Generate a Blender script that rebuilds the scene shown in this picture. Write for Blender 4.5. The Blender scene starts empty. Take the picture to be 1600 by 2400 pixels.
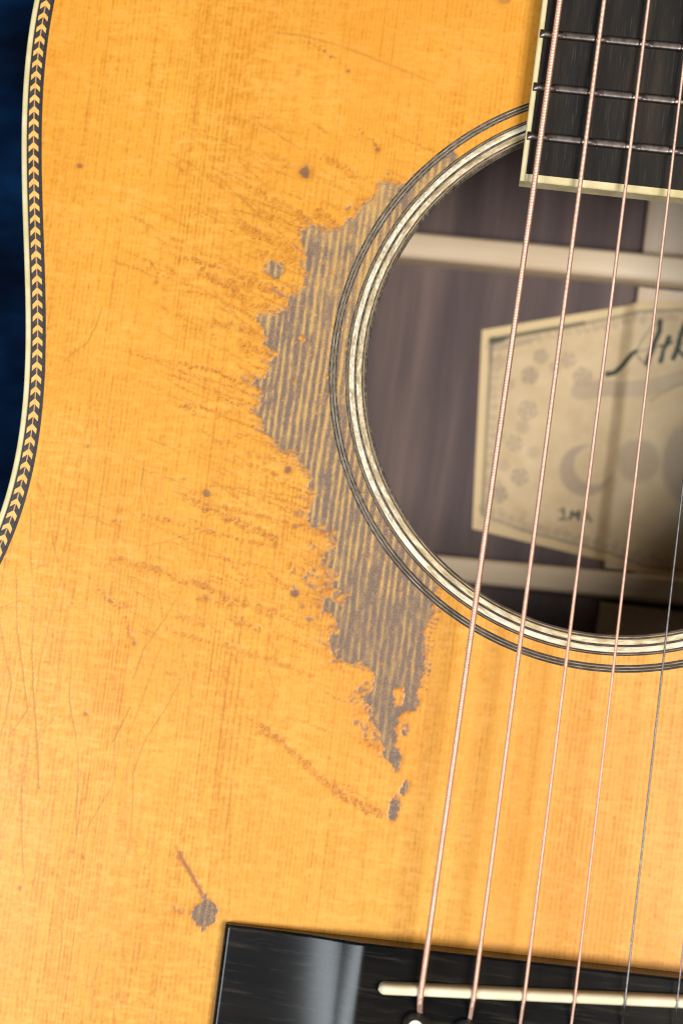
# A worn acoustic guitar top, seen close up.  Guitar space in millimetres:
# x across (treble side +), y along the strings towards the neck, z up from the top.
import bpy, math, random
import numpy as np
from mathutils import Matrix, Vector
random.seed(7); rng = np.random.default_rng(11)
MM = 0.001
C = bpy.context.scene.collection
sc = bpy.context.scene

# ------------------------------------------------------------------ camera
cam = bpy.data.cameras.new("camera"); camo = bpy.data.objects.new("camera", cam); C.objects.link(camo)
cam.sensor_fit = 'HORIZONTAL'; cam.sensor_width = 36.0; cam.lens = 36.0*4800/1600
cam.clip_start = 0.01; cam.clip_end = 20
ROT = Matrix(((0.9882688335843433, 0.12716441038976933, -0.08458088020388428),
              (-0.12263108912129403, 0.99082493159767, 0.05681171450851939),
              (0.09102927302119215, -0.04577300137302115, 0.9947957095798808)))
camo.matrix_world = Matrix.Translation(Vector((-16.26, 75.17, 444.37))*MM) @ ROT.transposed().to_4x4()
cam.dof.use_dof = True; cam.dof.focus_distance = 0.4450; cam.dof.aperture_fstop = 18
sc.camera = camo
# ------------------------------------------------------------------ world, lamps, exposure
world = bpy.data.worlds.new("World"); sc.world = world; world.use_nodes = True
world.node_tree.nodes["Background"].inputs[0].default_value = (1.0, 0.93, 0.86, 1)
world.node_tree.nodes["Background"].inputs[1].default_value = 0.05
sc.view_settings.view_transform = 'Standard'; sc.view_settings.look = 'None'
sc.view_settings.exposure = 0.0; sc.view_settings.gamma = 1.0
def lamp(name, loc, target, sx, sy, power, col):
    l = bpy.data.lights.new(name, 'AREA'); l.shape = 'RECTANGLE'; l.size = sx; l.size_y = sy
    l.energy = power; l.color = col
    o = bpy.data.objects.new(name, l); C.objects.link(o); o.location = loc
    d = Vector(target)-Vector(loc); o.rotation_euler = d.to_track_quat('-Z', 'Y').to_euler()
    return o
lamp("key_lamp", (0.84, -0.14, 1.90), (0, 0.12, -0.05), 0.72, 0.72, 52.0, (1.0, 0.93, 0.84))
lamp("window_lamp", (-0.585, -0.176, 0.767), (-0.05, 0.05, 0), 0.13, 0.46, 6.2, (0.86, 0.94, 1.0))
sc.render.engine = 'CYCLES'; sc.cycles.filter_width = 1.15

# ------------------------------------------------------------------ helpers
def mesh_np(name, V, F, mat, parent=None, smooth=True, attrs=None):
    """V (n,3) in mm, F (m,k) one face size, linked as ONE object"""
    V = np.asarray(V, np.float32)*MM; F = np.asarray(F, np.int32)
    me = bpy.data.meshes.new(name); k = F.shape[1]
    me.vertices.add(len(V)); me.vertices.foreach_set("co", V.ravel())
    me.loops.add(F.size); me.loops.foreach_set("vertex_index", F.ravel())
    me.polygons.add(len(F)); me.polygons.foreach_set("loop_start", np.arange(0, F.size, k, dtype=np.int32))
    me.update(calc_edges=True)
    me.polygons.foreach_set("use_smooth", np.full(len(F), smooth, dtype=bool))
    for an, arr in (attrs or {}).items():
        a = me.attributes.new(an, 'FLOAT_COLOR', 'POINT'); a.data.foreach_set("color", np.asarray(arr, np.float32).ravel())
    me.update()
    return link(name, me, mat, parent)
def link(name, me, mat, parent=None):
    o = bpy.data.objects.new(name, me); C.objects.link(o)
    if mat is not None and not me.materials: me.materials.append(mat)
    if parent is not None: o.parent = parent
    return o
def empty(name, label, cat):
    o = bpy.data.objects.new(name, None); o.empty_display_size = 0.02; C.objects.link(o)
    o['label'] = label; o['category'] = cat
    return o
def grid_faces(nu, nv, cu=False, cv=False):
    i = np.arange(nu if cu else nu-1); j = np.arange(nv if cv else nv-1)
    I, J = np.meshgrid(i, j, indexing='ij'); I2 = (I+1) % nu; J2 = (J+1) % nv
    return np.stack([I*nv+J, I2*nv+J, I2*nv+J2, I*nv+J2], -1).reshape(-1, 4)
def join(parts):
    Vs, Fs, n = [], [], 0
    for V, F in parts:
        Vs.append(np.asarray(V, float)); Fs.append(np.asarray(F)+n); n += len(V)
    return np.concatenate(Vs), np.concatenate(Fs)
def prism(poly, z0, z1):
    n = len(poly)
    V = [(x, y, z1) for x, y in poly]+[(x, y, z0) for x, y in poly]
    return V, n
def sm(x, a, b):
    t = np.clip((x-a)/(b-a), 0, 1); return t*t*(3-2*t)

# ------------------------------------------------------------------ materials
def mat(name):
    m = bpy.data.materials.new(name); m.use_nodes = True
    nt = m.node_tree; b = nt.nodes["Principled BSDF"]
    return m, nt, b
def nd(nt, t, **kw):
    n = nt.nodes.new(t)
    for k, v in kw.items():
        if k.startswith('i_'):
            key = k[2:]; key = int(key) if key.isdigit() else key
            n.inputs[key].default_value = v
        else: setattr(n, k, v)
    return n
def mix(nt, fac, a, b, blend='MIX'):
    n = nt.nodes.new('ShaderNodeMix'); n.data_type = 'RGBA'; n.blend_type = blend
    for sock, v in ((n.inputs[0], fac), (n.inputs[6], a), (n.inputs[7], b)):
        if isinstance(v, bpy.types.NodeSocket): nt.links.new(v, sock)
        elif isinstance(v, (int, float)): sock.default_value = v if sock.type == 'VALUE' else (v, v, v, 1)
        else: sock.default_value = (*v, 1)
    return n.outputs[2]
def mth(nt, op, a, b=0.0, clamp=False):
    n = nt.nodes.new('ShaderNodeMath'); n.operation = op; n.use_clamp = clamp
    for s, v in ((n.inputs[0], a), (n.inputs[1], b)):
        if isinstance(v, bpy.types.NodeSocket): nt.links.new(v, s)
        else: s.default_value = v
    return n.outputs[0]
def ramp(nt, fac, stops):
    n = nt.nodes.new('ShaderNodeValToRGB'); nt.links.new(fac, n.inputs[0])
    el = n.color_ramp.elements
    while len(el) < len(stops): el.new(0.5)
    for e, (p, c) in zip(el, stops): e.position = p; e.color = (*c, 1)
    return n.outputs[0]
def noise(nt, scale, detail=3, stretch=(1, 1, 1), rough=0.55, vec=None):
    if vec is None: vec = nt.nodes.new('ShaderNodeTexCoord').outputs['Object']
    mp = nt.nodes.new('ShaderNodeMapping'); mp.inputs['Scale'].default_value = stretch
    nt.links.new(vec, mp.inputs['Vector'])
    n = nt.nodes.new('ShaderNodeTexNoise'); n.inputs['Scale'].default_value = scale
    n.inputs['Detail'].default_value = detail; n.inputs['Roughness'].default_value = rough
    nt.links.new(mp.outputs[0], n.inputs['Vector'])
    return n.outputs['Fac']
def bump(nt, b, h, strength=0.3, dist=0.0001):
    n = nt.nodes.new('ShaderNodeBump'); n.inputs['Strength'].default_value = strength
    n.inputs['Distance'].default_value = dist; nt.links.new(h, n.inputs['Height'])
    nt.links.new(n.outputs[0], b.inputs['Normal'])
def attr(nt, name):
    n = nt.nodes.new('ShaderNodeAttribute'); n.attribute_name = name
    s = nt.nodes.new('ShaderNodeSeparateColor'); nt.links.new(n.outputs['Color'], s.inputs[0])
    return s.outputs[0], s.outputs[1], s.outputs[2], n.outputs['Alpha']
def simple(name, c1, c2, scale=400, rough=0.5, stretch=(1, 1, 1), metal=0.0, bmp=0.0, spec=0.5, lo=0.35, hi=0.65):
    m, nt, b = mat(name)
    f = noise(nt, scale, 4, stretch)
    col = ramp(nt, f, [(lo, c1), (hi, c2)]); nt.links.new(col, b.inputs['Base Color'])
    b.inputs['Roughness'].default_value = rough; b.inputs['Metallic'].default_value = metal
    b.inputs['Specular IOR Level'].default_value = spec
    if bmp: bump(nt, b, f, bmp)
    return m

M = {}
# spruce top: amber lacquer, grain from the vertex maps, bare grimy wood where it is worn through
m, nt, b = mat("lacquered_spruce"); M['top'] = m
wear, amber, crack, spot = attr(nt, "marks"); line, silk, ridge, tone = attr(nt, "grain"); margin, _b, _c, _d = attr(nt, "margin")
gl = ramp(nt, noise(nt, 1000, 4, (1, 0.025, 1), 0.6), [(0.40, (0, 0, 0)), (0.62, (0.75, 0.75, 0.75))])
line = mth(nt, 'ADD', mth(nt, 'MULTIPLY', line, mth(nt, 'SUBTRACT', 1.0, margin)), mth(nt, 'MULTIPLY', gl, margin))
col = mix(nt, line, (0.76, 0.372, 0.044), (0.47, 0.162, 0.010))
col = mix(nt, silk, col, (0.83, 0.440, 0.080))
fine = noise(nt, 2600, 3, (1, 0.45, 1))
col = mix(nt, mth(nt, 'MULTIPLY', ramp(nt, fine, [(0.35, (1, 1, 1)), (0.65, (0, 0, 0))]), 0.22), col, (0.60, 0.19, 0.015))
col = mix(nt, tone, col, (0.68, 0.245, 0.016))
col = mix(nt, amber, col, (0.40, 0.125, 0.010))
col = mix(nt, crack, col, (0.37, 0.150, 0.020))
spk = noise(nt, 3500, 2)
grime = mix(nt, ramp(nt, spk, [(0.4, (0, 0, 0)), (0.66, (1, 1, 1))]), (0.150, 0.098, 0.070), (0.245, 0.165, 0.115))
gold = mix(nt, ramp(nt, spk, [(0.3, (0, 0, 0)), (0.7, (1, 1, 1))]), (0.43, 0.245, 0.068), (0.61, 0.38, 0.135))
bare = mix(nt, ridge, grime, gold)
col = mix(nt, spot, col, (0.19, 0.105, 0.062))
col = mix(nt, wear, col, bare)
nt.links.new(col, b.inputs['Base Color'])
nt.links.new(mth(nt, 'ADD', mth(nt, 'MULTIPLY', wear, 0.36), 0.35), b.inputs['Roughness'])
b.inputs['Specular IOR Level'].default_value = 0.50
bump(nt, b, noise(nt, 1500, 3, (0.35, 1, 1)), 0.22, 0.00012)

M['binding'] = simple("ivoroid_binding", (0.60, 0.51, 0.25), (0.72, 0.63, 0.38), 220, 0.42, bmp=0.1)
M['ivoroid_side'] = simple("ivoroid_side", (0.62, 0.50, 0.30), (0.74, 0.62, 0.40), 220, 0.5)
M['black'] = simple("black_purfling", (0.012, 0.010, 0.010), (0.035, 0.028, 0.024), 1200, 0.5)
M['darktile'] = simple("dark_herringbone_wood", (0.022, 0.018, 0.017), (0.055, 0.043, 0.040), 900, 0.5)
M['maple'] = simple("maple_strip", (0.55, 0.27, 0.09), (0.66, 0.36, 0.14), 900, 0.45)
M['lighttile'] = simple("light_herringbone_wood", (0.78, 0.41, 0.095), (0.90, 0.52, 0.15), 500, 0.42)
def ringmat(name, c1, c2, c3, s=1.0):
    m, nt, b = mat(name)
    a = nt.nodes.new('ShaderNodeAttribute'); a.attribute_name = "arc"
    f = noise(nt, 1.0*s, 3, (0.30, 0.45, 0.6), 0.62, a.outputs['Vector'])
    g = noise(nt, 0.25*s, 2, (1, 1, 1), 0.5, a.outputs['Vector'])
    col = ramp(nt, mth(nt, 'ADD', mth(nt, 'MULTIPLY', f, 0.6), mth(nt, 'MULTIPLY', g, 0.4)), [(0.36, c1), (0.5, c2), (0.62, c3)])
    w_ = ramp(nt, noise(nt, 0.6, 3, (1, 2, 1), 0.6, a.outputs['Vector']), [(0.42, (0, 0, 0)), (0.66, (1, 1, 1))])
    col = mix(nt, mth(nt, 'MULTIPLY', mth(nt, 'MULTIPLY', w_, a.outputs['Alpha']), 0.6), col, (0.235, 0.190, 0.125))
    nt.links.new(col, b.inputs['Base Color']); b.inputs['Roughness'].default_value = 0.55
    bump(nt, b, f, 0.3)
    return m
M['cream_ring'] = ringmat("cream_rosette", (0.42, 0.31, 0.15), (0.76, 0.66, 0.47), (0.90, 0.84, 0.70))
M['tan_ring'] = ringmat("tan_rosette", (0.34, 0.24, 0.10), (0.62, 0.49, 0.28), (0.86, 0.77, 0.58))
M['dark_ring'] = ringmat("dark_rosette", (0.010, 0.009, 0.008), (0.025, 0.018, 0.013), (0.10, 0.065, 0.04), 1.6)
M['thin_ring'] = ringmat("thin_tan_rosette", (0.18, 0.10, 0.045), (0.30, 0.19, 0.09), (0.44, 0.32, 0.18), 1.3)
M['grey_ring'] = ringmat("grey_rosette", (0.14, 0.09, 0.05), (0.26, 0.20, 0.13), (0.42, 0.37, 0.29), 1.3)
M['wall'] = ringmat("raw_hole_edge", (0.035, 0.028, 0.024), (0.10, 0.08, 0.065), (0.22, 0.19, 0.15), 0.7)

m, nt, b = mat("ebony_fingerboard"); M['ebony'] = m
f = noise(nt, 900, 5, (1, 0.055, 1), 0.7); g = noise(nt, 160, 3, (1, 0.12, 1), 0.6); p = noise(nt, 3600, 3, (1, 0.045, 1))
col = ramp(nt, g, [(0.3, (0.005, 0.0048, 0.005)), (0.5, (0.013, 0.0105, 0.009)), (0.7, (0.034, 0.024, 0.017))])
col = mix(nt, mth(nt, 'MULTIPLY', ramp(nt, p, [(0.57, (0, 0, 0)), (0.72, (1, 1, 1))]), 0.32), col, (0.085, 0.078, 0.070))
nt.links.new(col, b.inputs['Base Color']); b.inputs['Roughness'].default_value = 0.6; b.inputs['Specular IOR Level'].default_value = 0.22
bump(nt, b, f, 0.5, 0.00012)
m, nt, b = mat("ebony_bridge"); M['bridge'] = m
f = noise(nt, 900, 5, (0.06, 1, 1), 0.7); g = noise(nt, 130, 3, (0.15, 1, 1))
col = ramp(nt, g, [(0.35, (0.004, 0.004, 0.0045)), (0.7, (0.012, 0.010, 0.0085))])
col = mix(nt, mth(nt, 'MULTIPLY', ramp(nt, f, [(0.52, (0, 0, 0)), (0.72, (1, 1, 1))]), 0.6), col, (0.045, 0.036, 0.027))
nt.links.new(col, b.inputs['Base Color']); b.inputs['Roughness'].default_value = 0.21; b.inputs['Specular IOR Level'].default_value = 0.16
bump(nt, b, f, 0.06, 0.00005)
M['bone'] = simple("bone_saddle", (0.72, 0.64, 0.42), (0.83, 0.78, 0.60), 160, 0.30)
M['pearl'] = simple("pearl_dot", (0.62, 0.66, 0.62), (0.80, 0.82, 0.76), 500, 0.2)
M['fret'] = simple("worn_fret_metal", (0.17, 0.145, 0.135), (0.30, 0.26, 0.24), 900, 0.36, metal=1.0, bmp=0.05)
M['bronze'] = simple("bronze_winding", (0.87, 0.57, 0.45), (0.95, 0.68, 0.56), 900, 0.54, metal=1.0)
M['steel'] = simple("plain_steel", (0.13, 0.13, 0.14), (0.20, 0.20, 0.21), 900, 0.42, metal=1.0)
m, nt, b = mat("rosewood_back"); M['rosewood'] = m
g = noise(nt, 120, 4, (1, 0.07, 1), 0.6); f = noise(nt, 900, 4, (1, 0.04, 1), 0.7)
col = ramp(nt, g, [(0.33, (0.085, 0.060, 0.066)), (0.5, (0.135, 0.096, 0.098)), (0.66, (0.22, 0.158, 0.145))])
col = mix(nt, mth(nt, 'MULTIPLY', f, 0.6), col, (0.055, 0.037, 0.042)); nt.links.new(col, b.inputs['Base Color'])
b.inputs['Roughness'].default_value = 0.6
M['brace'] = simple("brace_spruce", (0.80, 0.64, 0.45), (0.88, 0.74, 0.56), 150, 0.6, (0.15, 1, 1))
M['strip'] = simple("centre_strip_spruce", (0.78, 0.62, 0.46), (0.86, 0.71, 0.56), 200, 0.6, (1, 0.2, 1))
M['side'] = simple("rosewood_side", (0.05, 0.03, 0.025), (0.12, 0.07, 0.05), 120, 0.4, (1, 1, 0.3))
m, nt, b = mat("printed_label"); M['label'] = m
ink, shade, lite, _a = attr(nt, "print")
g = noise(nt, 180, 4)
col = ramp(nt, g, [(0.35, (0.69, 0.535, 0.320)), (0.65, (0.78, 0.62, 0.40))])
col = mix(nt, lite, col, (0.84, 0.66, 0.38))
col = mix(nt, shade, col, (0.40, 0.315, 0.245)); col = mix(nt, ink, col, (0.035, 0.055, 0.048))
nt.links.new(col, b.inputs['Base Color']); b.inputs['Roughness'].default_value = 0.7
m, nt, b = mat("blue_velvet"); M['velvet'] = m
g = noise(nt, 42, 4, (0.45, 1, 1), 0.6); f = noise(nt, 1400, 2)
col = ramp(nt, g, [(0.38, (0.0005, 0.003, 0.012)), (0.50, (0.001, 0.012, 0.044)), (0.66, (0.003, 0.036, 0.110))]); nt.links.new(col, b.inputs['Base Color'])  # dark and bright nap patches: fold shading painted into the pile colour
b.inputs['Roughness'].default_value = 0.9; b.inputs['Specular IOR Level'].default_value = 0.1
b.inputs['Sheen Weight'].default_value = 0.3; b.inputs['Sheen Tint'].default_value = (0.05, 0.22, 0.6, 1); b.inputs['Sheen Roughness'].default_value = 0.5
bump(nt, b, f, 0.3, 0.0003)

# ------------------------------------------------------------------ body outline (closed, mm, top view)
HC = np.array([0.0, 132.14]); RH = 55.75
def outline():
    yv = np.arange(66, 214, 2.0); cf = [-0.61, 6.83, -2.36, -10.14, -134.01]
    xv = np.polyval(cf, (yv-140)/60)
    low = [(0, -221), (-50, -220), (-100, -213), (-145, -193), (-178, -158), (-195, -110), (-194, -62), (-180, -12), (-160, 32)]
    up = [(-133, 232), (-120, 254), (-95, 272), (-60, 283), (-25, 287), (0, 287)]
    P = np.array(low+list(zip(xv, yv))+up, float)
    # Catmull-Rom through all points, then even resample
    Q = []
    for i in range(len(P)-1):
        p0 = P[max(i-1, 0)]; p1 = P[i]; p2 = P[i+1]; p3 = P[min(i+2, len(P)-1)]
        n = max(2, int(np.hypot(*(p2-p1))/1.0)); d = lambda a, c: max(np.hypot(*(c-a)), 1e-6)**0.5
        t0, t1 = 0.0, d(p0, p1); t2 = t1+d(p1, p2); t3 = t2+d(p2, p3)
        for k in range(n):
            t = t1+(t2-t1)*k/n
            A1 = p0 if t1-t0 < 1e-2 else (t1-t)/(t1-t0)*p0+(t-t0)/(t1-t0)*p1
            A2 = (t2-t)/(t2-t1)*p1+(t-t1)/(t2-t1)*p2
            A3 = p3 if t3-t2 < 1e-2 else (t3-t)/(t3-t2)*p2+(t-t2)/(t3-t2)*p3
            B1 = (t2-t)/(t2-t0)*A1+(t-t0)/(t2-t0)*A2; B2 = (t3-t)/(t3-t1)*A2+(t-t1)/(t3-t1)*A3
            Q.append((t2-t)/(t2-t1)*B1+(t-t1)/(t2-t1)*B2)
    Q.append(P[-1]); Q = np.array(Q)
    s = np.r_[0, np.cumsum(np.hypot(*np.diff(Q, axis=0).T))]
    n = int(s[-1]/1.2); u = np.linspace(0, s[-1], n)
    L = np.c_[np.interp(u, s, Q[:, 0]), np.interp(u, s, Q[:, 1])]
    k = np.ones(5)/5; Ls = L.copy()
    for a in (0, 1): Ls[2:-2, a] = np.convolve(L[:, a], k, 'valid')
    Rr = Ls[::-1][1:-1]*[-1, 1]
    return Ls, np.concatenate([Ls, Rr])
LEFT, OUT = outline()
def normals(P, closed=True):
    T = np.roll(P, -1, 0)-np.roll(P, 1, 0) if closed else np.gradient(P, axis=0)
    T = T/np.linalg.norm(T, axis=1)[:, None]
    return np.c_[T[:, 1], -T[:, 0]]          # to the right of travel = inwards here (bottom -> left -> top)
NRM = normals(OUT)
def inset(d): return OUT+NRM*d
def sweep(profile):
    V = np.concatenate([np.c_[inset(o), np.full(len(OUT), z)][:, None, :] for o, z in profile], 1).reshape(-1, 3)
    return V, grid_faces(len(OUT), len(profile), cu=True)

guitar = empty("acoustic_guitar", "amber acoustic guitar with herringbone edge and a rubbed bare patch, lying on blue velvet", "guitar")

# ------------------------------------------------------------------ soundboard: fine relief grid, worn and scratched
ST = 0.24
DX0, DX1, DY0, DY1 = -142.0, 34.0, -28.0, 219.0
xd = np.arange(DX0, DX1, ST); yd = np.arange(DY0, DY1, ST)
XS = np.r_[np.arange(-200, DX0-0.5, 3.0), xd, np.arange(DX1+2.0, 201, 3.0)]
YS = np.r_[np.arange(-224, DY0-0.5, 3.0), yd, np.arange(DY1+2.0, 290, 3.0)]
ix0 = int(np.searchsorted(XS, DX0-1e-6)); iy0 = int(np.searchsorted(YS, DY0-1e-6))
X, Y = np.meshgrid(xd, yd); H_, W_ = X.shape
fy = np.fft.fftfreq(H_)[:, None]; fx = np.fft.rfftfreq(W_)[None, :]
def gn(sx, sy, seed=None):
    """gaussian noise, correlation length sx, sy in mm, unit deviation"""
    g = np.fft.rfft2(rng.standard_normal((H_, W_)))
    g *= np.exp(-2*(np.pi**2)*((fx*sx/ST)**2+(fy*sy/ST)**2))
    r = np.fft.irfft2(g, s=(H_, W_)); return (r/r.std()).astype(np.float32)
def inside(poly, x, y):
    r = np.zeros(x.shape, bool); n = len(poly)
    for i in range(n):
        x1, y1 = poly[i]; x2, y2 = poly[(i+1) % n]
        if y1 == y2: continue
        c = ((y1 > y) != (y2 > y)) & (x < (x2-x1)*(y-y1)/(y2-y1)+x1); r ^= c
    return r
def blur(a, s):
    g = np.fft.rfft2(a)*np.exp(-2*(np.pi**2)*((fx*s/ST)**2+(fy*s/ST)**2)); return np.fft.irfft2(g, s=(H_, W_))
wx = gn(0.8, 0.8)*0.42+gn(0.3, 0.3)*0.20; wy = gn(0.8, 0.8)*0.42+gn(0.3, 0.3)*0.20
wf = 0.45
MAIN = [(-52.68,168.66),(-58.15,168.53),(-58.61,165.43),(-60.80,162.62),(-64.17,159.29),(-65.21,157.08),(-68.20,156.65),(-71.94,157.66),(-73.20,156.37),(-73.03,152.10),(-72.08,147.73),(-71.34,144.96),(-72.84,142.60),(-74.63,141.73),(-74.44,138.04),(-77.30,137.33),(-80.58,136.95),(-80.99,136.43),(-79.28,134.25),(-78.00,130.31),(-75.33,128.81),(-76.08,126.54),(-76.79,126.17),(-76.72,123.43),(-79.69,122.13),(-80.13,121.13),(-77.92,120.25),(-78.29,118.69),(-78.71,116.08),(-76.51,113.13),(-75.79,111.23),(-74.04,109.45),(-71.57,107.29),(-68.31,107.69),(-66.40,103.96),(-64.30,103.08),(-64.36,99.12),(-63.85,92.32),(-58.94,90.77),(-57.97,89.10),(-58.07,86.94),(-60.02,85.28),(-58.55,81.91),(-56.33,79.28),(-53.24,77.15),(-54.43,76.25),(-57.79,76.76),(-57.91,74.78),(-56.20,72.47),(-55.66,68.25),(-56.17,66.41),(-53.69,63.93),(-49.96,63.30),(-48.94,64.17),(-47.08,62.74),(-45.56,61.82),(-45.07,60.21),(-45.87,57.69),(-47.42,56.65),(-46.07,54.87),(-45.17,52.21),(-43.69,51.57),(-43.10,49.14),(-41.97,46.88),(-41.34,44.18),(-39.80,43.00),(-38.79,43.14),(-38.22,41.55),(-37.22,41.04),(-36.83,43.12),(-37.73,45.78),(-39.46,46.94),(-38.83,48.59),(-39.42,51.02),(-38.35,52.83),(-38.24,54.23),(-36.80,53.87),(-35.53,54.87),(-35.04,56.88),(-35.40,58.23),(-35.42,60.64),(-35.19,63.17),(-35.02,66.26),(-35.37,71.24),(-35.15,73.96),(-34.48,76.00),(-34.57,78.23),(-35.16,80.67),(-34.51,82.15),(-34.98,83.67),(-31.44,86.64),(-38.45,97.90),(-44.31,144.25),(-36.47,171.67),(-40.86,175.19),(-42.09,177.53),(-43.77,177.35)]
HOLES = [[(-40.94,58.61),(-39.74,59.42),(-38.56,58.93),(-38.42,55.60),(-39.95,55.22),(-40.62,57.54)], [(-71.45,132.59),(-70.70,133.43),(-69.72,133.17),(-69.76,132.03),(-70.67,131.73)], [(-71.25,144.21),(-69.45,144.98),(-69.93,143.60)]]
ISLES = [[(-38.16,50.63),(-37.54,52.38),(-36.58,51.40),(-36.83,49.70),(-37.48,48.96)], [(-36.66,39.54),(-36.05,39.90),(-34.69,38.70),(-35.01,37.54),(-35.67,36.16),(-36.29,36.63)], [(-38.17,36.84),(-37.32,36.68),(-37.01,35.70),(-36.31,36.08),(-36.18,33.60),(-36.67,31.60),(-37.56,29.81),(-38.44,31.63),(-38.42,34.40)],
  [(-76.49,9.54),(-75.36,8.77),(-74.14,8.11),(-72.74,6.83),(-72.94,4.02),(-73.91,3.52),(-74.74,1.27),(-75.47,2.56),(-76.35,2.80),(-77.97,4.33),(-77.88,6.48),(-76.64,7.11)], [(-81.19,148.13),(-78.89,148.10),(-76.59,148.74),(-76.46,146.28),(-78.01,144.96),(-79.16,145.78),(-80.79,145.79)]]
wr = inside(MAIN, X+wx*wf, Y+wy*wf)
for h in HOLES: wr &= ~inside(h, X+wx*wf*0.6, Y+wy*wf*0.6)
for h in ISLES: wr |= inside(h, X+wx*wf*1.1, Y+wy*wf*0.9)
lft = (X < 0).astype(float)
wear0 = wr.astype(np.float32); near = blur(wear0*(X > -60), 4.0)
# ragged flakes just outside the patch, and lacquer crumbs left inside its rim
rim = blur(wear0, 1.6); LEFTZ = inside([(-87.89,158.37),(-74.95,161.72),(-60.67,169.02),(-51.34,170.04),(-61.71,132.77),(-61.23,99.79),(-55.15,81.78),(-49.90,62.84),(-45.05,54.17),(-41.13,45.42),(-44.56,43.10),(-55.88,58.33),(-63.21,71.39),(-71.19,89.15),(-76.99,104.46),(-84.21,115.90),(-87.29,139.32)], X+wx*4, Y+wy*4)
fl = gn(0.55, 0.8)+0.6*gn(1.6, 1.0)
fl2 = gn(0.28, 0.28)+0.8*gn(0.8, 0.6)+0.5*gn(2.5, 1.2)
flake = (rim < 0.6) & (fl2 > 2.75-5.2*near) & LEFTZ & (near > 0.02)
wearb = wr & ~((rim > 0.45) & (rim < 0.88) & (fl2 < -1.75) & LEFTZ)
wearm = np.clip(sm(blur(wearb.astype(np.float32), 0.45)+(0.16*gn(.22,.22)+0.10*gn(.6,.4))*np.clip(blur(wr.astype(np.float32), 0.6)*8, 0, 1), 0.33, 0.72)+0.72*blur((flake & ~wr).astype(np.float32), 0.13), 0, 1)
amb = np.zeros((H_, W_), np.float32); crk = np.zeros((H_, W_), np.float32); spt = np.zeros((H_, W_), np.float32); dep = np.zeros((H_, W_), np.float32)
zone = np.clip(near*2.2, 0, 1)*blur(LEFTZ.astype(np.float32), 1.5)
amb += np.clip(zone*(0.52+0.20*gn(0.25, 0.25)+0.30*gn(1.3, 0.5)), 0, 0.85)
edge = np.clip(blur(wearb.astype(np.float32), 0.5)*2.2, 0, 1); amb = np.maximum(amb, 0.55*edge)
def stamp(A, x, y, r, fn, a):
    i0 = max(int((x-r-DX0)/ST), 0); i1 = min(int((x+r-DX0)/ST)+2, W_); j0 = max(int((y-r-DY0)/ST), 0); j1 = min(int((y+r-DY0)/ST)+2, H_)
    if i1 <= i0 or j1 <= j0: return
    v = fn(X[j0:j1, i0:i1]-x, Y[j0:j1, i0:i1]-y)*a; np.maximum(A[j0:j1, i0:i1], v, out=A[j0:j1, i0:i1])
def resample(P, step):
    P = np.array(P, float); s = np.r_[0, np.cumsum(np.hypot(*np.diff(P, axis=0).T))]
    u = np.arange(0, s[-1], step); return np.c_[np.interp(u, s, P[:, 0]), np.interp(u, s, P[:, 1])]
def stroke(A, P, a, w, wob=0.25):
    Q = resample(P, 0.12); n = len(Q)
    if n < 3: return
    k = np.cumsum(rng.standard_normal(n))*0.03; k -= np.linspace(k[0], k[-1], n)
    amp = 0.65+0.35*np.sin(np.cumsum(rng.standard_normal(n))*0.12)
    for (x, y), d, am in zip(Q, k, amp):
        stamp(A, x+d*wob*3, y, w*3, lambda dx, dy: np.exp(-(dx*dx+dy*dy)/(2*w*w)), a*am)
def chain(P, a, rad=0.42, step=0.85, rows=1):
    """pick scratch: a run of little curls"""
    Q = resample(P, step)
    for k, (x, y) in enumerate(Q):
        for r_ in range(rows):
            if random.random() < 0.16: continue
            t = Q[min(k+1, len(Q)-1)]-Q[max(k-1, 0)]; th = math.atan2(t[1], t[0])+random.gauss(0, .35)
            rr = rad*random.uniform(.5, 1.25); cx = x+random.gauss(0, .22); cy = y+random.gauss(0, .22)+(r_*0.9 if rows > 1 else 0)
            rv = random.random(); full = rv < 0.25; aa = a*random.uniform(.55, 1.0)
            def fn(dx, dy):
                d = np.hypot(dx, dy); an = np.cos(np.arctan2(dy, dx)-th)
                v = np.exp(-((d-rr)/0.15)**2)*(1.0 if full else np.clip((an+0.2)*2.0, 0, 1))
                return np.maximum(v, 0.55*np.exp(-(d/(rr*1.2))**2))
            stamp(amb, cx, cy, rr+0.6, fn, aa); stamp(dep, cx, cy, rr+0.6, fn, aa*0.6)
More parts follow.
